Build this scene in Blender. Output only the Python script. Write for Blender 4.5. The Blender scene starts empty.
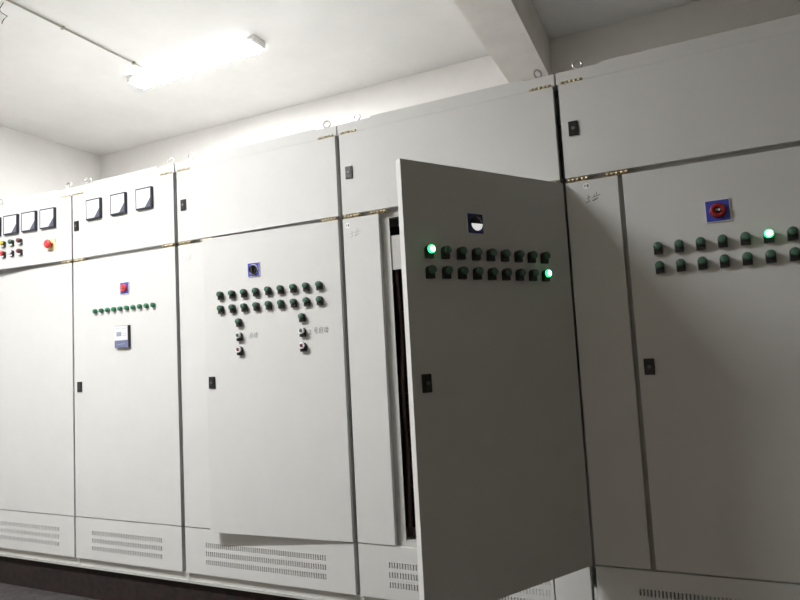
import bpy, bmesh, math, random
from mathutils import Matrix, Vector, Euler
random.seed(4)
R = math.radians
scene = bpy.context.scene
COL = scene.collection
PI = math.pi

# ------------------------------------------------------------------ camera
cam_d = bpy.data.cameras.new('camera')
cam_d.sensor_width = 36.0
cam_d.lens = 606.4 / 800 * 36.0
cam_d.clip_start = 0.02
cam = bpy.data.objects.new('camera', cam_d)
COL.objects.link(cam)
CAM = Vector((0.3653, -2.3842, 1.2540))
PITCH, YAW, ROLL = 0.08297, 0.42888, 0.05451
cam.matrix_world = (Matrix.Translation(CAM) @ Matrix.Rotation(YAW, 4, 'Z') @ Matrix.Rotation(PITCH, 4, 'X')
                    @ Matrix.Rotation(ROLL, 4, 'Y') @ Matrix.Rotation(PI / 2, 4, 'X'))
scene.camera = cam

# ------------------------------------------------------------------ world, exposure
w = bpy.data.worlds.new('world'); scene.world = w
w.use_nodes = True
w.node_tree.nodes['Background'].inputs[0].default_value = (0.02, 0.02, 0.022, 1)
w.node_tree.nodes['Background'].inputs[1].default_value = 0.1
LAMP_BACK, LAMP_FRONT = 260.0, 450.0      # the visible tube behind the cabinet tops, the tube in front
vs = scene.view_settings
vs.view_transform = 'Standard'
vs.look = 'None'
vs.gamma = 1.0
vs.use_curve_mapping = False
vs.exposure = 0.0

# ------------------------------------------------------------------ materials
def mat(name, col, rough=0.5, metal=0.0, noise=0.0, nscale=8.0, col2=None, bump=0.0, bscale=300.0,
        emit=None, estr=0.0, coat=0.0, detail=4.0, spec=0.5):
    m = bpy.data.materials.new(name); m.use_nodes = True
    nt = m.node_tree; b = nt.nodes['Principled BSDF']
    b.inputs['Base Color'].default_value = (*col, 1)
    b.inputs['Roughness'].default_value = rough
    b.inputs['Metallic'].default_value = metal
    b.inputs['Coat Weight'].default_value = coat
    b.inputs['Specular IOR Level'].default_value = spec
    tc = nt.nodes.new('ShaderNodeTexCoord')
    if noise > 0 or col2:
        n = nt.nodes.new('ShaderNodeTexNoise'); n.inputs['Scale'].default_value = nscale
        n.inputs['Detail'].default_value = detail; n.inputs['Roughness'].default_value = 0.65
        nt.links.new(tc.outputs['Object'], n.inputs['Vector'])
        mx = nt.nodes.new('ShaderNodeMix'); mx.data_type = 'RGBA'
        c2 = col2 or tuple(max(0, c * (1 - noise)) for c in col)
        mx.inputs[6].default_value = (*col, 1); mx.inputs[7].default_value = (*c2, 1)
        rp = nt.nodes.new('ShaderNodeMapRange')
        rp.inputs[1].default_value = 0.35; rp.inputs[2].default_value = 0.65
        nt.links.new(n.outputs['Fac'], rp.inputs[0])
        nt.links.new(rp.outputs[0], mx.inputs[0])
        nt.links.new(mx.outputs[2], b.inputs['Base Color'])
    if bump > 0:
        n2 = nt.nodes.new('ShaderNodeTexNoise'); n2.inputs['Scale'].default_value = bscale
        n2.inputs['Detail'].default_value = 2
        nt.links.new(tc.outputs['Object'], n2.inputs['Vector'])
        bp = nt.nodes.new('ShaderNodeBump'); bp.inputs['Strength'].default_value = bump
        bp.inputs['Distance'].default_value = 0.001
        nt.links.new(n2.outputs['Fac'], bp.inputs['Height'])
        nt.links.new(bp.outputs[0], b.inputs['Normal'])
    if emit:
        b.inputs['Emission Color'].default_value = (*emit, 1)
        b.inputs['Emission Strength'].default_value = estr
    return m

M = {}
M['paint'] = mat('grey_powder_coat', (0.65, 0.653, 0.64), 0.55, noise=0.035, nscale=5, bump=0.12, bscale=420, spec=0.3)
M['frame'] = mat('grey_frame_paint', (0.52, 0.52, 0.50), 0.55, noise=0.05, nscale=6, spec=0.3)
M['wall'] = mat('white_emulsion', (0.86, 0.85, 0.83), 0.85, noise=0.05, nscale=3, bump=0.25, bscale=90, spec=0.2)
M['ceil'] = mat('white_ceiling_paint', (0.87, 0.865, 0.85), 0.9, noise=0.05, nscale=2.5, bump=0.2, bscale=70, spec=0.2)
M['beam'] = mat('beam_plaster', (0.88, 0.85, 0.81), 0.9, noise=0.08, nscale=4, bump=0.3, bscale=60, spec=0.2)
M['floor'] = mat('dark_concrete_floor', (0.075, 0.066, 0.066), 0.75, nscale=22, col2=(0.035, 0.03, 0.032), bump=0.4, bscale=60)
M['plinth'] = mat('dark_brown_plinth', (0.024, 0.011, 0.010), 0.9, nscale=26, col2=(0.006, 0.006, 0.005), bump=0.5, bscale=70)
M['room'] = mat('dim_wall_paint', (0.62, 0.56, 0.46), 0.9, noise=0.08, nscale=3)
M['black'] = mat('black_plastic', (0.010, 0.010, 0.011), 0.45)
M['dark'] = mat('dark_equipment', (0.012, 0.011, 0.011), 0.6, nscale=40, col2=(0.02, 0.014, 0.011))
M['navy'] = mat('meter_case', (0.016, 0.018, 0.035), 0.45)
M['dial'] = mat('white_dial', (0.70, 0.72, 0.77), 0.35)
M['grey_tri'] = mat('meter_corner', (0.10, 0.105, 0.14), 0.5)
M['faint'] = mat('dial_print', (0.42, 0.44, 0.5), 0.6)
M['brass'] = mat('brass_hinge', (0.76, 0.66, 0.44), 0.35, metal=0.6, noise=0.5, nscale=70)
M['steel'] = mat('zinc_steel', (0.55, 0.54, 0.52), 0.3, metal=0.9)
M['green'] = mat('green_lens', (0.055, 0.135, 0.09), 0.25, coat=0.3)
M['green_small'] = mat('green_lens_small', (0.02, 0.19, 0.085), 0.25, coat=0.3)
M['lit'] = mat('lit_green_lens', (0.05, 0.6, 0.2), 0.3, emit=(0.02, 1.0, 0.22), estr=2.6)
M['litcore'] = mat('lit_lens_core', (0.6, 0.9, 0.7), 0.3, emit=(0.75, 1.0, 0.85), estr=4.0)
M['red'] = mat('red_plastic', (0.30, 0.018, 0.018), 0.35)
M['bred'] = mat('bright_red_plastic', (0.75, 0.05, 0.05), 0.35)
M['dred'] = mat('dull_red_lens', (0.14, 0.03, 0.035), 0.3)
M['yellow'] = mat('yellow_plastic', (0.72, 0.55, 0.06), 0.4)
M['gun'] = mat('dark_steel', (0.16, 0.16, 0.16), 0.35, metal=0.7)
M['white_glow'] = mat('glowing_white_dial', (0.8, 0.8, 0.8), 0.5, emit=(1, 1, 1), estr=0.6)  # weak emission added to keep the white dial half bright
M['ypale'] = mat('pale_yellow_plate', (0.78, 0.74, 0.38), 0.5)
M['blue'] = mat('blue_switch_plate', (0.05, 0.065, 0.42), 0.45)
M['navyplate'] = mat('navy_switch_plate', (0.03, 0.04, 0.16), 0.45)
M['bezel'] = mat('pale_bezel', (0.72, 0.73, 0.76), 0.4)
M['slate'] = mat('slate_blue_plastic', (0.13, 0.15, 0.27), 0.5)
M['lcd'] = mat('grey_screen', (0.28, 0.30, 0.36), 0.3)
M['ink'] = mat('pen_ink', (0.16, 0.15, 0.15), 0.8)
M['inkfaint'] = mat('faded_pen_ink', (0.36, 0.355, 0.345), 0.8)
M['inkghost'] = mat('nearly_rubbed_out_ink', (0.55, 0.55, 0.54), 0.8)
M['paper'] = mat('white_paper_sticker', (0.85, 0.85, 0.84), 0.7)
M['lamp'] = mat('glowing_diffuser', (0.9, 0.9, 0.9), 0.5, emit=(1.0, 0.995, 0.988), estr=LAMP_BACK)
M['lamp_front'] = mat('glowing_diffuser_front', (0.9, 0.9, 0.9), 0.5, emit=(1.0, 0.995, 0.988), estr=LAMP_FRONT)
M['lampside'] = mat('frosted_diffuser_side', (0.9, 0.9, 0.9), 0.5, emit=(1.0, 0.995, 0.988), estr=1.1)
M['white'] = mat('white_metal', (0.8, 0.8, 0.79), 0.45)
M['conduit'] = mat('grey_conduit', (0.30, 0.285, 0.24), 0.6)
M['wire'] = mat('dark_wire', (0.08, 0.075, 0.07), 0.6)
M['copper'] = mat('brown_cable', (0.05, 0.022, 0.014), 0.5)

# ------------------------------------------------------------------ mesh helpers
def add_box(bm, x0, x1, y0, y1, z0, z1, mi=0):
    vs_ = [bm.verts.new(p) for p in ((x0, y0, z0), (x1, y0, z0), (x1, y1, z0), (x0, y1, z0),
                                     (x0, y0, z1), (x1, y0, z1), (x1, y1, z1), (x0, y1, z1))]
    for f in ((0, 3, 2, 1), (4, 5, 6, 7), (0, 1, 5, 4), (1, 2, 6, 5), (2, 3, 7, 6), (3, 0, 4, 7)):
        fc = bm.faces.new([vs_[i] for i in f]); fc.material_index = mi
    return vs_

def bevel_all(bm, width, segs=2):
    bmesh.ops.bevel(bm, geom=bm.edges[:], offset=width, segments=segs, affect='EDGES', profile=0.6)

def add_cyl(bm, p0, p1, r0, r1=None, n=20, mi=0, cap=True):
    """tapered cylinder between two points"""
    p0, p1 = Vector(p0), Vector(p1); r1 = r0 if r1 is None else r1
    d = (p1 - p0).normalized()
    a = d.orthogonal().normalized(); b = d.cross(a)
    A = [bm.verts.new(p0 + (a * math.cos(2 * PI * k / n) + b * math.sin(2 * PI * k / n)) * r0) for k in range(n)]
    B = [bm.verts.new(p1 + (a * math.cos(2 * PI * k / n) + b * math.sin(2 * PI * k / n)) * r1) for k in range(n)]
    for k in range(n):
        f = bm.faces.new((A[k], A[(k + 1) % n], B[(k + 1) % n], B[k])); f.material_index = mi; f.smooth = n > 8
    if cap:
        f = bm.faces.new(A[::-1]); f.material_index = mi
        f = bm.faces.new(B); f.material_index = mi

def add_lathe(bm, prof, n=24, mi=0):
    """revolve (radius, -y) profile around the -Y axis (out of a door)"""
    rings = []
    for r, h in prof:
        if r < 1e-6:
            rings.append([bm.verts.new((0, -h, 0))])
        else:
            rings.append([bm.verts.new((r * math.cos(2 * PI * k / n), -h, r * math.sin(2 * PI * k / n))) for k in range(n)])
    for a, b in zip(rings, rings[1:]):
        for k in range(n):
            k2 = (k + 1) % n
            if len(a) == 1 and len(b) == 1: continue
            if len(a) == 1: vs_ = (a[0], b[k2], b[k])
            elif len(b) == 1: vs_ = (a[k], a[k2], b[0])
            else: vs_ = (a[k], a[k2], b[k2], b[k])
            f = bm.faces.new(vs_); f.material_index = mi; f.smooth = True

def add_prism(bm, pts, y0, y1, mi=0):
    """polygon in XZ given counter-clockwise as seen from -Y, extruded from y0 (front) to y1"""
    A = [bm.verts.new((x, y0, z)) for x, z in pts]
    B = [bm.verts.new((x, y1, z)) for x, z in pts]
    n = len(pts)
    f = bm.faces.new(A); f.material_index = mi
    f = bm.faces.new(B[::-1]); f.material_index = mi
    for k in range(n):
        f = bm.faces.new((A[k], B[k], B[(k + 1) % n], A[(k + 1) % n])); f.material_index = mi

def add_tube(bm, pts, r, n=8, mi=0):
    pts = [Vector(p) for p in pts]
    rings = []
    for i, p in enumerate(pts):
        d = (pts[min(i + 1, len(pts) - 1)] - pts[max(i - 1, 0)]).normalized()
        a = d.cross(Vector((0.31, 0.22, 0.92))).normalized(); b = d.cross(a)
        rings.append([bm.verts.new(p + (a * math.cos(2 * PI * k / n) + b * math.sin(2 * PI * k / n)) * r) for k in range(n)])
    for A, B in zip(rings, rings[1:]):
        for k in range(n):
            f = bm.faces.new((A[k], A[(k + 1) % n], B[(k + 1) % n], B[k])); f.smooth = True; f.material_index = mi
    bm.faces.new(rings[0][::-1]); bm.faces.new(rings[-1])

def add_stroke(bm, pts, wd, y=-0.0009, mi=0):
    """pen stroke: thin ribbon slab in XZ"""
    for (x0, z0), (x1, z1) in zip(pts, pts[1:]):
        dx, dz = x1 - x0, z1 - z0; l = math.hypot(dx, dz) or 1e-6
        ux, uz = dx / l * wd * 0.4, dz / l * wd * 0.4
        nx, nz = -dz / l * wd / 2, dx / l * wd / 2
        add_prism(bm, [(x0 - ux - nx, z0 - uz - nz), (x1 + ux - nx, z1 + uz - nz),
                       (x1 + ux + nx, z1 + uz + nz), (x0 - ux + nx, z0 - uz + nz)], y, 0.0, mi)

def make_mesh(name, bm, mats):
    bmesh.ops.recalc_face_normals(bm, faces=bm.faces[:])
    me = bpy.data.meshes.new(name); bm.to_mesh(me); bm.free()
    for m in (mats if isinstance(mats, (list, tuple)) else [mats]):
        me.materials.append(M[m])
    return me

def obj(name, bm, mats, parent=None, loc=(0, 0, 0), rz=0.0, label=None):
    me = bm if isinstance(bm, bpy.types.Mesh) else make_mesh(name, bm, mats)
    o = bpy.data.objects.new(name, me); COL.objects.link(o)
    o.parent = parent; o.location = loc; o.rotation_euler = (0, 0, rz)
    if label: o['label'] = label
    return o

def nb(): return bmesh.new()

def thing(name, label, cat, loc, group=None):
    o = bpy.data.objects.new(name, None); COL.objects.link(o)
    o.empty_display_size = 0.1
    o.location = loc; o['label'] = label; o['category'] = cat
    if group: o['group'] = group
    return o

def struct(name, bm, m, label=None):
    o = obj(name, bm, m); o['kind'] = 'structure'
    if label: o['label'] = label
    return o

# ------------------------------------------------------------------ the room
FZ, CZ = -0.02, 3.30
XL, XR, YB, YF = -4.62, 5.2, 1.68, -4.6
BX0, BX1, BZ = -0.535, -0.275, 3.0
def slab(*a):
    b = nb(); add_box(b, *a); return b
struct('floor', slab(XL - .2, XR + .2, YF - .2, YB + .2, FZ - .1, FZ), 'floor', 'dark stained concrete floor')
struct('ceiling', slab(XL - .2, XR + .2, YF - .2, YB + .2, CZ, CZ + .1), 'ceil', 'plain white painted ceiling')
struct('wall_back', slab(XL - .2, XR + .2, YB, YB + .2, FZ, CZ), 'wall', 'white wall behind the row of cabinets')
struct('wall_left', slab(XL - .2, XL, YF, YB, FZ, CZ), 'wall', 'white wall past the cabinet with meters')
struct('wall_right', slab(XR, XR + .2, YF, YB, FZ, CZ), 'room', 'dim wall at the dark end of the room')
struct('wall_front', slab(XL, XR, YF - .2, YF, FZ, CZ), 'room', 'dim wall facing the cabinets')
b = nb(); add_box(b, BX0, BX1, YF, YB, BZ, CZ); 
struct('ceiling_beam', b, 'beam', 'plastered concrete beam crossing under the ceiling')
b = nb(); add_box(b, -3.75, 1.2, 0.03, 0.62, FZ, 0.15)
struct('plinth', b, 'plinth', 'dark brown plinth carrying the cabinets')

# ------------------------------------------------------------------ cabinets
BASE = 0.20; TOP = 2.31
LOW0, LOW1 = 0.428, 1.865
UP0, UP1 = 1.885, 2.262
DT = 0.022                 # door thickness
FY = 0.026                 # front of the carcass frame
DEPTH = 0.60
def z(v): return v - BASE  # cabinet-local height

def carcass(cab, wd, gl, gr, mid=None, inner=False):
    b = nb(); e = 0.003
    add_box(b, e, e + .003, FY + .10, DEPTH, 0, z(TOP))                  # left side sheet
    add_box(b, wd - e - .003, wd - e, FY + .10, DEPTH, 0, z(TOP))        # right side sheet
    add_box(b, e + .003, wd - e - .003, DEPTH - .004, DEPTH, 0, z(TOP))  # back sheet
    add_box(b, e + .003, wd - e - .003, FY, DEPTH - .004, 0, .003)       # bottom sheet
    add_box(b, e + .003, wd - e - .003, FY, DEPTH - .004, z(TOP) - .003, z(TOP))  # top sheet
    add_box(b, .016, .045, FY, FY + .06, .003, z(TOP) - .003)        # front posts
    add_box(b, wd - .045, wd - .016, FY, FY + .06, .003, z(TOP) - .003)
    add_box(b, .045, wd - .045, FY, FY + .03, z(1.845), z(1.91))         # mid rail
    add_box(b, .045, wd - .045, FY, FY + .03, z(.405), z(.445))          # lower rail
    if mid is not None:
        add_box(b, mid - .036, mid + .038, FY + .002, FY + .006, z(.445), z(1.845))
    if inner:
        add_box(b, mid + .038, wd - .045, FY + .008, FY + .012, z(1.612), z(1.765))
    o = obj('body', b, 'frame', cab)
    # top rail, flush with the doors
    b = nb(); add_box(b, gl * .35, wd - gr * .35, 0.0, FY + .03, z(UP1) + .0006, z(TOP))
    obj('top_rail', b, 'paint', cab)
    b = nb(); add_box(b, .175, wd - .125, 0.0015, DEPTH, z(TOP), z(TOP) + .008)
    obj('top_cover', b, 'paint', cab)
    return o

def eye_bolt_mesh():
    b = nb()
    n, k = 20, 8; r, s = .0165, .0042
    vs_ = [[b.verts.new(((r + s * math.cos(2 * PI * j / k)) * math.cos(2 * PI * i / n), s * math.sin(2 * PI * j / k),
                         .029 + (r + s * math.cos(2 * PI * j / k)) * math.sin(2 * PI * i / n))) for j in range(k)] for i in range(n)]
    for i in range(n):
        for j in range(k):
            f = b.faces.new((vs_[i][j], vs_[(i + 1) % n][j], vs_[(i + 1) % n][(j + 1) % k], vs_[i][(j + 1) % k])); f.smooth = True
    add_cyl(b, (0, 0, 0), (0, 0, .006), .013, .012, 14)
    add_cyl(b, (0, 0, .006), (0, 0, .012), .007, .006, 12)
    return make_mesh('eye_bolt', b, 'steel')
EYE = eye_bolt_mesh()

def hinge_mesh():
    """horizontal brass pin hinge: back leaf and five knuckles"""
    b = nb()
    add_box(b, 0, .085, .006, .010, -.009, .009)
    for k in range(5):
        add_cyl(b, (.0005 + k * .017, .002, 0), (.0163 + k * .017, .002, 0), .0062, n=10)
    for x in (.012, .0425, .073):
        add_cyl(b, (x, .006, -.006), (x, .0035, -.006), .0022, n=8)
    return make_mesh('hinge', b, 'brass')
HINGE = hinge_mesh()

def latch_mesh(wd=.036, h=.058):
    b = nb()
    add_box(b, -wd / 2, wd / 2, -.006, 0, -h / 2, h / 2); bevel_all(b, .002)
    add_box(b, -wd * .32, wd * .32, -.008, -.006, -h * .40, h * .40)
    return make_mesh('latch', b, 'black')
def latch_key_mesh():
    b = nb()
    add_lathe(b, [(.0065, .0078), (.0065, .0105), (.005, .011), (.004, .0095), (.0, .0095)], 16)
    return make_mesh('key_cylinder', b, 'gun')
LATCH, KEYC = latch_mesh(), latch_key_mesh()

def add_latch(door, x, zz):
    l = obj('latch', LATCH, None, door, (x, 0, zz))
    return l

def panel(name, wd, h, parent, loc, rz=0.0, pan=False, bev=True):
    """sheet-metal door: origin at its hinge edge (right, bottom), running to -x"""
    b = nb()
    if pan:
        add_box(b, -wd, 0, 0, .002, 0, h)
        add_box(b, -wd, -wd + .002, .002, .025, 0, h); add_box(b, -.002, 0, .002, .025, 0, h)
        add_box(b, -wd + .002, -.002, .002, .025, 0, .002); add_box(b, -wd + .002, -.002, .002, .025, h - .002, h)
        add_box(b, -wd + .002, -wd + .024, .023, .025, .002, h - .002)
        add_box(b, -.024, -.002, .023, .025, .002, h - .002)
        for zz in (.35, .75):
            add_box(b, -wd + .03, -.03, .002, .02, h * zz, h * zz + .03)
    else:
        add_box(b, -wd, 0, 0, DT, 0, h)
        if bev: bevel_all(b, .0016)
    return obj(name, b, 'paint', parent, loc, rz)

def vent_cover(cab, x0, x1, slots=None, name='vent_cover'):
    """bottom cover with three rows of real slots; slots=(first, last, pitch)"""
    h0, h1 = z(.203), z(.423)
    b = nb()
    if slots is None:
        add_box(b, x0, x1, 0, DT, h0, h1); bevel_all(b, .002)
        return obj('cover_panel', b, 'paint', cab)
    s0, s1, pitch = slots
    xs = [x0]; n = int(round((s1 - s0) / pitch))
    sl = []
    for k in range(n):
        a = s0 + k * pitch
        sl.append(len(xs)); xs += [a, a + .0048]
    xs.append(x1)
    zs = [h0]; rows = []
    for c in (.264, .305, .346):
        rows.append(len(zs)); zs += [z(c) - .012, z(c) + .012]
    zs.append(h1)
    F = [[b.verts.new((x, 0, q)) for q in zs] for x in xs]
    B = [[b.verts.new((x, .003, q)) for q in zs] for x in xs]
    sset, rset = set(sl), set(rows)
    for i in range(len(xs) - 1):
        for j in range(len(zs) - 1):
            if i in sset and j in rset:
                q = [(i, j), (i + 1, j), (i + 1, j + 1), (i, j + 1)]
                for k in range(4):
                    (a, c), (d, e) = q[k], q[(k + 1) % 4]
                    b.faces.new((F[a][c], B[a][c], B[d][e], F[d][e]))
            else:
                b.faces.new((F[i][j], F[i + 1][j], F[i + 1][j + 1], F[i][j + 1]))
                b.faces.new((B[i][j], B[i][j + 1], B[i + 1][j + 1], B[i + 1][j]))
    # returns on the four edges
    add_box(b, x0, x0 + .002, .003, DT, h0, h1); add_box(b, x1 - .002, x1, .003, DT, h0, h1)
    add_box(b, x0, x1, .003, DT, h1 - .002, h1); add_box(b, x0, x1, .003, DT, h0, h0 + .002)
    for i in range(len(xs) - 1):
        b.faces.new((F[i][0], B[i][0], B[i + 1][0], F[i + 1][0]))
        b.faces.new((F[i][-1], F[i + 1][-1], B[i + 1][-1], B[i][-1]))
    for j in range(len(zs) - 1):
        b.faces.new((F[0][j], F[0][j + 1], B[0][j + 1], B[0][j]))
        b.faces.new((F[-1][j], B[-1][j], B[-1][j + 1], F[-1][j + 1]))
    return obj(name, b, 'paint', cab)

def base_channel(cab, wd):
    b = nb(); o = .018
    add_box(b, o + .0015, wd + o - .0015, .018, .30, -.05, -.0005)
    add_box(b, o + .0015, wd + o - .0015, .006, .018, -.05, -.038)
    obj('base_channel', b, 'frame', cab)

# --- devices on the doors
def indicator_body_mesh():
    b = nb()
    # black holder: rounded hood above, square skirt below
    pts = [(-.0165, -.032), (.0165, -.032), (.0165, 0)]
    pts += [(.0165 * math.cos(a), .0165 * math.sin(a)) for a in [PI * k / 10 for k in range(1, 10)]]
    pts += [(-.0165, 0)]
    add_prism(b, pts, -.016, 0)
    add_lathe(b, [(.0172, .016), (.0172, .022), (.0135, .022)], 20)
    return make_mesh('indicator_body', b, 'black')
def lens_mesh(m, r=.0162, h0=.018, h1=.031):
    b = nb()
    add_lathe(b, [(r, h0), (r, h1 - .004), (r * .92, h1 - .001), (r * .6, h1 + .0015), (0, h1 + .002)], 20)
    return make_mesh('lens', b, m)
IND_BODY = indicator_body_mesh()
LENS = {k: lens_mesh(k) for k in ('green', 'dred', 'yellow', 'bred', 'bezel')}
def lit_lens():
    b = nb(); r, h0, h1 = .0162, .018, .031
    add_lathe(b, [(r, h0), (r, h1 - .004), (r * .92, h1 - .001), (r * .72, h1 + .0008)], 20, 0)
    add_lathe(b, [(r * .72, h1 + .0008), (r * .5, h1 + .0016), (0, h1 + .002)], 20, 1)
    return make_mesh('lens', b, ['lit', 'litcore'])
LENS['lit'] = lit_lens()

def indicator(cab, loc, rz=0.0, m='green', name='indicator_light', label=None, sc=.90):
    o = obj(name, IND_BODY, None, cab, loc, rz)
    o.scale = (sc, sc, sc)
    if label: o['label'] = label
    obj('lens', LENS[m], None, o, label='glowing green lens' if m == 'lit' else None)
    return o

def ring_mesh():
    b = nb(); add_lathe(b, [(.0172, .018), (.0172, .029), (.0162, .031), (.0105, .031), (.0105, .026), (0, .026)], 20)
    return make_mesh('bezel', b, 'bezel')
def cap_mesh(m):
    b = nb(); add_lathe(b, [(.0098, .0255), (.0098, .0295), (.008, .0305), (0, .0308)], 16)
    return make_mesh('button_cap', b, m)
RING = ring_mesh(); CAP = {k: cap_mesh(k) for k in ('green', 'dred')}
def push_button(cab, loc, rz, m, label):
    o = obj('push_button', IND_BODY, None, cab, loc, rz, label); o.scale = (.86, .86, .86)
    obj('bezel', RING, None, o); obj('button_cap', CAP[m], None, o)

def legend_mesh():
    b = nb(); add_box(b, -.0135, .0135, -.0195, -.0165, -.031, -.0175); bevel_all(b, .0015)
    return make_mesh('legend_plate', b, 'bezel')
LEGEND = legend_mesh()

def rotary_switch(cab, loc, rz, size, plate, knob, style):
    s = size / 2; b = nb()
    add_box(b, -s, s, -.006, 0, -s, s, 0); bevel_all(b, .0015)
    o = obj('rotary_switch', b, plate, cab, loc, rz)
    b = nb(); t = .0022                                           # pale edge of the plate
    for x0, x1, z0, z1 in ((-s - t, s + t, -s - t, -s), (-s - t, s + t, s, s + t), (-s - t, -s, -s, s), (s, s + t, -s, s)):
        add_box(b, x0, x1, -.005, 0, z0, z1)
    obj('plate_edge', b, 'bezel', o)
    k = nb()
    if style == 'ring':
        add_lathe(k, [(s * .70, .006), (s * .70, .014), (s * .62, .018), (s * .30, .018), (s * .24, .010), (0, .010)], 28)
        obj('knob', k, knob, o)
        k = nb(); add_lathe(k, [(s * .24, .010), (s * .22, .020), (0, .021)], 16)
        obj('shaft', k, 'black', o)
        k = nb(); add_box(k, .000, s * .17, -.0235, -.0205, -s * .1, s * .1)
        obj('pointer_mark', k, 'bezel', o)
    elif style == 'black':
        add_lathe(k, [(s * .70, .006), (s * .70, .013), (s * .64, .016), (s * .55, .016), (s * .5, .013), (0, .013)], 28)
        obj('knob', k, knob, o)
        k = nb(); add_box(k, -s * .12, s * .12, -.024, -.013, -s * .5, s * .5); bevel_all(k, .002)
        obj('handle', k, knob, o)
        k = nb(); add_lathe(k, [(s * .80, .006), (s * .80, .008), (s * .71, .008), (s * .71, .006)], 28)
        obj('dial_ring', k, 'bezel', o)
    else:                                                        # half white, half black round dial
        add_lathe(k, [(s * .76, .006), (s * .76, .010), (s * .72, .012), (0, .012)], 28)
        obj('dial', k, 'black', o)
        k = nb()
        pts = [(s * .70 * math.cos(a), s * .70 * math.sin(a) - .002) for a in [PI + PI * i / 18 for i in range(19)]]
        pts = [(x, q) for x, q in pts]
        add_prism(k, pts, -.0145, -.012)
        obj('white_half', k, 'white_glow', o, label='bright white lower half of the dial')
        k = nb(); add_stroke(k, [(s * .12, s * .62), (s * .42, s * .48), (s * .66, s * .06)], .0025, y=-.0135)
        obj('dial_line', k, 'faint', o)
    return o

def meter(cab, loc, rz, s):
    h = s / 2; b = nb()
    add_box(b, -h, h, -.015, 0, -h, h); bevel_all(b, .0012)
    o = obj('panel_meter', b, 'navy', cab, loc, rz)
    i = h * .87
    k = nb(); add_prism(k, [(-i, -i), (i * .20, -i), (i, -i * .02), (i, i), (-i, i)], -.0158, -.015)
    d = obj('dial', k, 'dial', o)
    k = nb(); add_prism(k, [(i * .24, -i), (i, -i), (i, -i * .05)], -.0162, -.015)
    obj('corner_cover', k, 'grey_tri', o)
    k = nb()
    arc = [(-i * .75 + 1.5 * i * t, i * .25 + i * .35 * math.sin(PI * t)) for t in [q / 8 for q in range(9)]]
    add_stroke(k, arc, h * .03, y=-.0163)
    obj('scale_print', k, 'faint', o)
    k = nb(); add_stroke(k, [(-i * .6, -i * .62), (-i * .1, -i * .62)], h * .06, y=-.0163)
    obj('unit_print', k, 'faint', o)

def strokes_obj(cab, name, strokes, wd, m, loc, rz=0, label=None):
    b = nb()
    for s in strokes: add_stroke(b, s, wd)
    return obj(name, b, m, cab, loc, rz, label)

def sticker(cab, loc):
    b = nb(); add_prism(b, [(.0125 * math.cos(2 * PI * k / 20), .0125 * math.sin(2 * PI * k / 20)) for k in range(20)], -.0008, 0)
    o = obj('sticker', b, 'paper', cab, loc, label='small round white sticker')
    b = nb()
    add_stroke(b, [(-.006, .004), (-.0055, -.003)], .0028, y=-.0014)
    add_stroke(b, [(-.0012, .001), (.0015, .001)], .0022, y=-.0014)
    add_stroke(b, [(.0052, .0045), (.0052, -.0035)], .0055, y=-.0014)
    obj('sticker_print', b, 'ink', o)

G = 'electrical cabinets standing in a row on the plinth'
LABELS = [
    'pale grey cabinet with square meters, coloured buttons and red emergency stop on upper door',
    'pale grey cabinet with three square meters above a row of ten small green lamps',
    'pale grey cabinet with unlit green lamps, handwritten start mark and slightly ajar lower door',
    'pale grey cabinet whose tall lower door with two lit green lamps stands wide open',
    'grey cabinet with red rotary switch on blue plate, standing beside the wide open door',
]
SPEC = [(-3.6, .8), (-2.8, .8), (-2.0, 1.0), (-1.0, 1.0), (0.0, 1.0)]
GAPS = [(.006, .008), (.005, .012), (.013, .013), (.010, .012), (.010, .012)]
MIDS = [None, None, .205, .192, .201]
EYES = [(.09, .735), (.10, .745), (.088, .93), (.092, .928), (.085, .93)]
EYER = [(.3, .2), (1.0, .3), (.1, .2), (-.1, .75), (.15, 0)]
cabs = []
for i, (x0, wd) in enumerate(SPEC):
    cab = thing('electrical_cabinet', LABELS[i], 'cabinet', (x0, 0, BASE), G)
    cabs.append(cab)
    gl, gr = GAPS[i]
    carcass(cab, wd, gl, gr, MIDS[i], inner=(i == 3))
    base_channel(cab, wd)
    for ex, er in zip(EYES[i], EYER[i]):
        obj('eye_bolt', EYE, None, cab, (ex, .03, z(TOP)), er)
    # brass hinges over the upper door and in the gap above the lower door
    for hz in (UP1 + .004, 1.875):
        hx = [gl + .006, wd - gr - .091]
        if MIDS[i] is not None and hz < 2: hx.append(MIDS[i] - .042)
        for x in hx:
            obj('hinge', HINGE, None, cab, (x, 0, z(hz)))

# --- upper doors
upper = []
UANG = [4.3, 0, 0, 0, 0]
for i, (x0, wd) in enumerate(SPEC):
    gl, gr = GAPS[i]
    dw = wd - gl - gr
    d = panel('upper_door', dw, UP1 - UP0, cabs[i], (wd - gr, 0, z(UP0)), R(UANG[i]), bev=False)
    upper.append(d)
    if i: 
        l = add_latch(d, -dw + (.045 if i > 1 else .034), 2.076 - UP0)
        obj('key_cylinder', KEYC, None, cabs[i], (gl + (.045 if i > 1 else .034), 0, z(2.076)))
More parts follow.
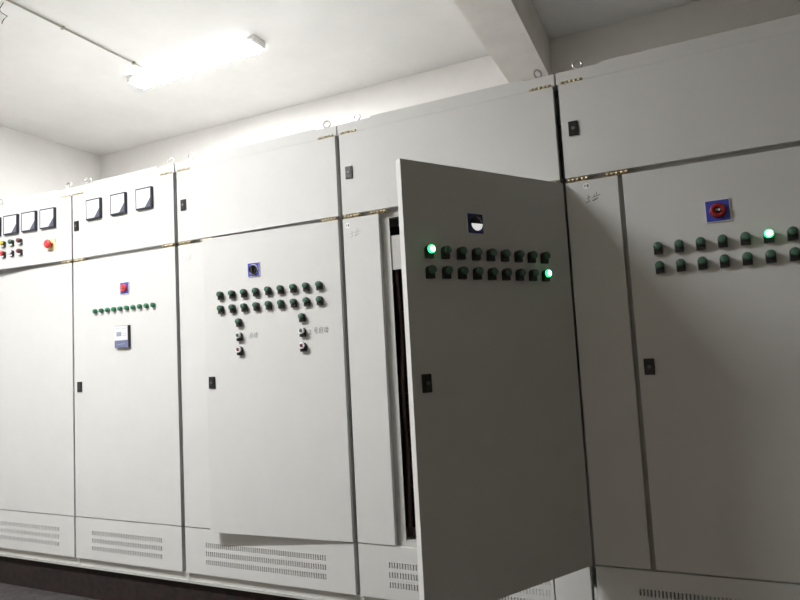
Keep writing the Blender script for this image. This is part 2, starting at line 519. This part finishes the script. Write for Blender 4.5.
# --- lower doors
LANG = [0, 0, 3.3, 58.0, 0]
lower = []
for i, (x0, wd) in enumerate(SPEC):
    gl, gr = GAPS[i]
    m = MIDS[i]
    if m is None:
        dw = wd - gl - gr; lx = -dw + .047
        d = panel('lower_door', dw, LOW1 - LOW0, cabs[i], (wd - gr, 0, z(LOW0)))
    else:
        # fixed narrow panel, then the hinged door
        pw = m - gl - (.0 if i == 2 else 0.0)
        panel('side_panel', pw, LOW1 - LOW0, cabs[i], (m - .001, 0, z(LOW0)))
        if i == 3:
            dw = .757; hx, hy = wd + .001, -.010
        elif i == 4:
            dw = wd - gr - m - .016; hx, hy = wd - gr, 0
        else:
            dw = .765; hx, hy = wd - gr, -.006
        lx = -dw + (.047 if i != 3 else .053)
        if i == 4: lx = -dw + .036
        if i == 2: lx = -dw + .037
        d = panel('lower_door', dw, LOW1 - LOW0, cabs[i], (hx, hy, z(LOW0)), R(LANG[i]), pan=(i == 3))
    lower.append(d)
    if i:
        add_latch(d, lx, 1.147 - LOW0)

def on_door(d, u, zz):
    """cabinet-local position of a point u metres from the hinge on the front of door d"""
    a = d.rotation_euler.z
    return (d.location.x - u * math.cos(a), d.location.y - u * math.sin(a), z(zz)), a

for i in (2, 3, 4):
    d = lower[i]
    # a key in each large door lock
    dw = {2: .765, 3: .755, 4: SPEC[4][1] - GAPS[4][1] - MIDS[4] - .016}[i]
    off = {2: .037, 3: .053, 4: .036}[i]
    p, a = on_door(d, dw - off, 1.147)
    obj('key_cylinder', KEYC, None, cabs[i], p, a)

# --- bottom covers
vent_cover(cabs[0], .006, .792, (.145, .672, .0125))
vent_cover(cabs[1], .005, .788, (.135, .661, .0125))
vent_cover(cabs[2], .013, .987, (.147, .850, .0125))
vent_cover(cabs[3], .010, .849, (.155, .846, .0125))
vent_cover(cabs[3], .855, .988, None)
vent_cover(cabs[4], .010, .988, (.155, .850, .0125))

# --- cabinet 0 upper door: meters, buttons, emergency stop
d = upper[0]
for u in (.177, .330, .483, .636):
    p, a = on_door(d, u, 2.149); meter(cabs[0], p, a, .119)
for (u, zz, m) in ((.550, 2.042, 'yellow'), (.479, 2.042, 'green'), (.408, 2.042, 'dred'),
                   (.550, 1.978, 'bred'), (.479, 1.978, 'bezel'), (.408, 1.978, 'dred')):
    p, a = on_door(d, u, zz)
    o = indicator(cabs[0], p, a, m, 'push_button')
    o.scale = (.80, .85, .80)
    obj('legend_plate', LEGEND, None, o)
p, a = on_door(d, .158, 1.991)
b = nb(); add_box(b, -.034, .034, -.003, 0, -.034, .034); bevel_all(b, .001)
o = obj('emergency_stop', b, 'ypale', cabs[0], p, a, 'red mushroom stop button on pale yellow plate')
b = nb(); add_lathe(b, [(.012, .003), (.012, .018), (.024, .022), (.026, .029), (.022, .036), (.012, .040), (0, .041)], 24)
obj('mushroom_button', b, 'bred', o)

# --- cabinet 1: meters, ten lamps, switch, controller
for x in (.192, .389, .585):
    meter(cabs[1], (x, 0, z(2.152)), 0, .117)
def small_lamp_mesh():
    b = nb(); add_lathe(b, [(.0122, 0), (.0122, .006)], 6); return make_mesh('lamp_base', b, 'black')
def small_lens_mesh():
    b = nb(); add_lathe(b, [(.0130, .004), (.0130, .014), (.011, .0175), (0, .019)], 8); return make_mesh('lens', b, 'green_small')
SB, SL = small_lamp_mesh(), small_lens_mesh()
for k in range(10):
    o = obj('indicator_light', SB, None, cabs[1], (.191 + k * .0490, 0, z(1.567)))
    obj('lens', SL, None, o)
rotary_switch(cabs[1], (.419, 0, z(1.677)), 0, .062, 'blue', 'bred', 'ring')
b = nb(); add_box(b, -.053, .053, -.014, 0, -.057, .064); bevel_all(b, .002)
o = obj('power_controller', b, 'black', cabs[1], (.404, 0, z(1.408)), 0, 'square controller with pale upper face and slate lower face')
b = nb(); add_box(b, -.052, .046, -.0165, -.014, -.016, .062)
f_ = obj('face_plate', b, 'dial', o)
b = nb(); add_box(b, -.052, .050, -.0165, -.014, -.056, -.017)
obj('keypad', b, 'slate', o)
b = nb(); add_box(b, -.036, .000, -.0175, -.0165, .006, .030)
obj('screen', b, 'lcd', o)
b = nb()
add_stroke(b, [(-.036, .048), (-.016, .048)], .004, y=-.0176); add_stroke(b, [(.006, .048), (.036, .048)], .003, y=-.0176)
add_stroke(b, [(.012, .020), (.034, .020)], .003, y=-.0176); add_stroke(b, [(.012, .008), (.034, .008)], .003, y=-.0176)
add_stroke(b, [(-.03, -.038), (.025, -.036)], .002, y=-.0176)
obj('face_print', b, 'faint', o)

# --- cabinet 2: lamps, buttons, switch, handwriting on the ajar door
d = lower[2]
def du(xw):    # distance from the hinge for a world x
    return ((-2.0 + d.location.x) - xw) / math.cos(d.rotation_euler.z)
for r_ in range(2):
    for k in range(9):
        p, a = on_door(d, du(-1.670 + k * .0688), 1.577 - r_ * .069)
        indicator(cabs[2], p, a, sc=.84)
for xw in (-1.566, -1.216):
    p, a = on_door(d, du(xw), 1.437); indicator(cabs[2], p, a, sc=.84)
    p, a = on_door(d, du(xw), 1.369); push_button(cabs[2], p, a, 'green', 'green push button in a pale ring')
    p, a = on_door(d, du(xw), 1.301); push_button(cabs[2], p, a, 'dred', 'red push button in a pale ring')
p, a = on_door(d, du(-1.476), 1.681); rotary_switch(cabs[2], p, a, .064, 'blue', 'black', 'black')

GLYPH = {
    '1': [[(.3, .75), (.35, 0)]],
    '2': [[(0, .55), (.15, .75), (.45, .7), (.45, .5), (0, .05), (.6, .1)]],
    'hao': [[(.3, 1), (.78, .95), (.72, .68), (.28, .7), (.3, 1)], [(0, .5), (1, .58)], [(.4, .52), (.3, .3), (.8, .32), (.68, 0), (.42, .06)]],
    'qi': [[(.45, 1.05), (.56, .95)], [(.2, .82), (.85, .86), (.83, .6), (.2, .58)], [(.2, .82), (.18, .45), (0, 0)], [(.4, .42), (.4, 0), (.88, .02), (.86, .42), (.4, .42)]],
    'dong': [[(.05, .82), (.4, .86)], [(0, .58), (.45, .62)], [(.2, .6), (.05, .2), (.4, .26)], [(.5, .68), (.98, .72), (.85, .0), (.68, .12)], [(.72, 1), (.68, .5), (.42, 0)]],
}
def writing(seq, x, h, step):
    out = []
    for k, g in enumerate(seq):
        for s in GLYPH[g]:
            out.append([(x + k * step + px * h * .78, pz * h + .05 * k * h) for px, pz in s])
    return out
p, a = on_door(d, du(-1.188), 1.350)
strokes_obj(cabs[2], 'handwriting', writing(['2', 'hao', 'qi', 'dong'], 0, .028, .0265), .0017, 'ink', p, a, 'handwritten start mark in dark pen')
p, a = on_door(d, du(-1.540), 1.350)
strokes_obj(cabs[2], 'handwriting', writing(['1', 'qi', 'dong'], 0, .027, .026), .0016, 'inkfaint', p, a, 'faded handwritten start mark')

# --- cabinet 3: the open door, its lamps and switch, what stands inside
d = lower[3]
for r_ in range(2):
    for k in range(9):
        p, a = on_door(d, .668 - k * .0659, 1.573 - r_ * .0665)
        lit = (r_, k) in ((0, 0), (1, 8))
        indicator(cabs[3], p, a, 'lit' if lit else 'green', label='lit green indicator light' if lit else None, sc=.86)
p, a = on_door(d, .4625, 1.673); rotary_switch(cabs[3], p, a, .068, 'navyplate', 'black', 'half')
# inside: mounting plate with dark gear and cables
b = nb(); add_box(b, .02, .94, .20, .204, z(.45), z(1.84))  # plate coloured near black to stand in for shade inside the cabinet
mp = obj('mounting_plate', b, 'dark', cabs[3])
b = nb()
for r_ in range(5):
    add_box(b, .08, .92, .155, .20, z(.60 + r_ * .25), z(.64 + r_ * .25))
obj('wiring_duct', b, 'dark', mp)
for r_ in range(4):
    for k in range(7):
        b = nb(); add_box(b, 0, .085, .12, .20, 0, .13); bevel_all(b, .004)
        add_box(b, .012, .073, .10, .12, .04, .09)
        obj('circuit_breaker', b, 'black', mp, (.09 + k * .118, 0, z(.68 + r_ * .25)))
for k in range(6):
    b = nb(); x = .09 + k * .035
    add_tube(b, [(x, .085 + .012 * math.sin(q * 1.3 + k), z(.45) + q * .115) for q in range(12)], .011, 8)
    obj('cable', b, ('copper', 'black')[k % 2], mp)

# --- cabinet 4
d = lower[4]
for r_ in range(2):
    for k in range(9):
        lit = (r_, k) == (0, 5)
        indicator(cabs[4], (.318 + k * .0692, 0, z(1.579 - r_ * .0695)), 0, 'lit' if lit else 'green',
                  label='lit green indicator light' if lit else None)
rotary_switch(cabs[4], (.520, 0, z(1.682)), 0, .074, 'blue', 'red', 'ring')

# --- stickers and pen marks on the narrow panels
sticker(cabs[3], (.034, 0, z(1.833))); sticker(cabs[4], (.086, 0, z(1.843)))
PX = .000184
def scrawl(flip=False):
    raw = [[(200, 370), (240, 410), (190, 425), (230, 490), (150, 530)], [(290, 410), (440, 345)], [(285, 475), (400, 405)],
           [(320, 345), (332, 392)], [(365, 295), (376, 352)], [(300, 480), (380, 430)]]
    return [[((x - 240) * PX, -(y - 430) * PX - .17 * (x - 240) * PX) for x, y in s] for s in raw]
strokes_obj(cabs[4], 'handwriting', scrawl(), .0024, 'ink', (.096, 0, z(1.793)), label='pen scrawl under the sticker')
strokes_obj(cabs[3], 'handwriting', scrawl(), .0018, 'inkfaint', (.060, 0, z(1.792)), label='faded pen scrawl under the sticker')
strokes_obj(cabs[1], 'handwriting', scrawl(), .0016, 'inkghost', (.062, 0, z(1.790)), label='very faint pen scrawl')
strokes_obj(cabs[2], 'handwriting', scrawl(), .0016, 'inkghost', (.070, 0, z(1.790)), label='very faint pen scrawl')

# ------------------------------------------------------------------ ceiling tube lights
def tube_light(loc, label, glow):
    t = thing('ceiling_light', label, 'light', loc, 'long tube lights fixed to the ceiling')
    L = 1.10
    b = nb(); add_box(b, -L / 2, L / 2, -.060, .060, -.024, 0); bevel_all(b, .004)
    obj('housing', b, 'white', t)
    # wrap-round diffuser: half-round section, closed rounded ends
    b = nb(); prof = [(.062, -.022), (.070, -.034), (.075, -.048), (.070, -.058), (.050, -.064), (.025, -.0665), (0, -.067)]
    prof = prof + [(-y, q) for y, q in prof[-2::-1]]
    ends = [(-L / 2 + .012, .55), (-L / 2 + .03, .9), (-L / 2 + .06, 1), (L / 2 - .06, 1), (L / 2 - .03, .9), (L / 2 - .012, .55)]
    rows = [[b.verts.new((x, y * s, -.022 + (q + .022) * s)) for y, q in prof] for x, s in ends]
    for A, B in zip(rows, rows[1:]):
        for k in range(12):
            f = b.faces.new((A[k], A[k + 1], B[k + 1], B[k])); f.smooth = True
            f.material_index = 0 if 4 <= k <= 7 else 1
        b.faces.new((A[0], B[0], B[-1], A[-1]))
    for r_ in (rows[0], rows[-1]):
        f = b.faces.new(r_); f.material_index = 1
    obj('diffuser', b, [glow, 'lampside'], t, label='glowing white half-round diffuser')
    for s in (-1, 1):
        b = nb(); add_box(b, s * L / 2 - .012, s * L / 2 + .012, -.060, .060, -.050, -.001); bevel_all(b, .008, 3)
        obj('end_cap', b, 'white', t)
    return t
tube_light((-2.485, .68, CZ), 'long glowing tube light on the ceiling above the cabinet tops', 'lamp')
tube_light((-2.50, -1.78, CZ), 'long glowing tube light on the ceiling out in front of the cabinets', 'lamp_front')

# conduit and loose wire
c = thing('ceiling_conduit', 'thin grey conduit running across the ceiling to the tube light', 'conduit', (-2.84, 0, CZ))
b = nb(); add_tube(b, [(0, -1.702, -.009), (0, -1.2, -.009), (.003, -.3, -.009), (0, .2, -.009), (0, .603, -.009)], .0058, 10)
obj('pipe', b, 'conduit', c)
for y in (-1.4, -.85, -.02, .50):
    b = nb(); add_box(b, -.012, .012, y - .007, y + .007, -.017, -.0005); bevel_all(b, .003)
    obj('clip', b, 'conduit', c)
b = nb()
add_tube(b, [(-.016, 0, -.001), (-.042, .0, -.02), (-.051, .0, -.035), (-.03, .0, -.058), (.018, 0, -.090), (-.012, 0, -.099), (-.028, 0, -.112), (-.029, .0, -.122)], .0024, 6)
o = obj('loose_wire', b, 'wire', None, (-2.875, -.34, CZ))
o['label'] = 'thin kinked loose wire dangling from the ceiling beside the conduit'; o['category'] = 'wire'
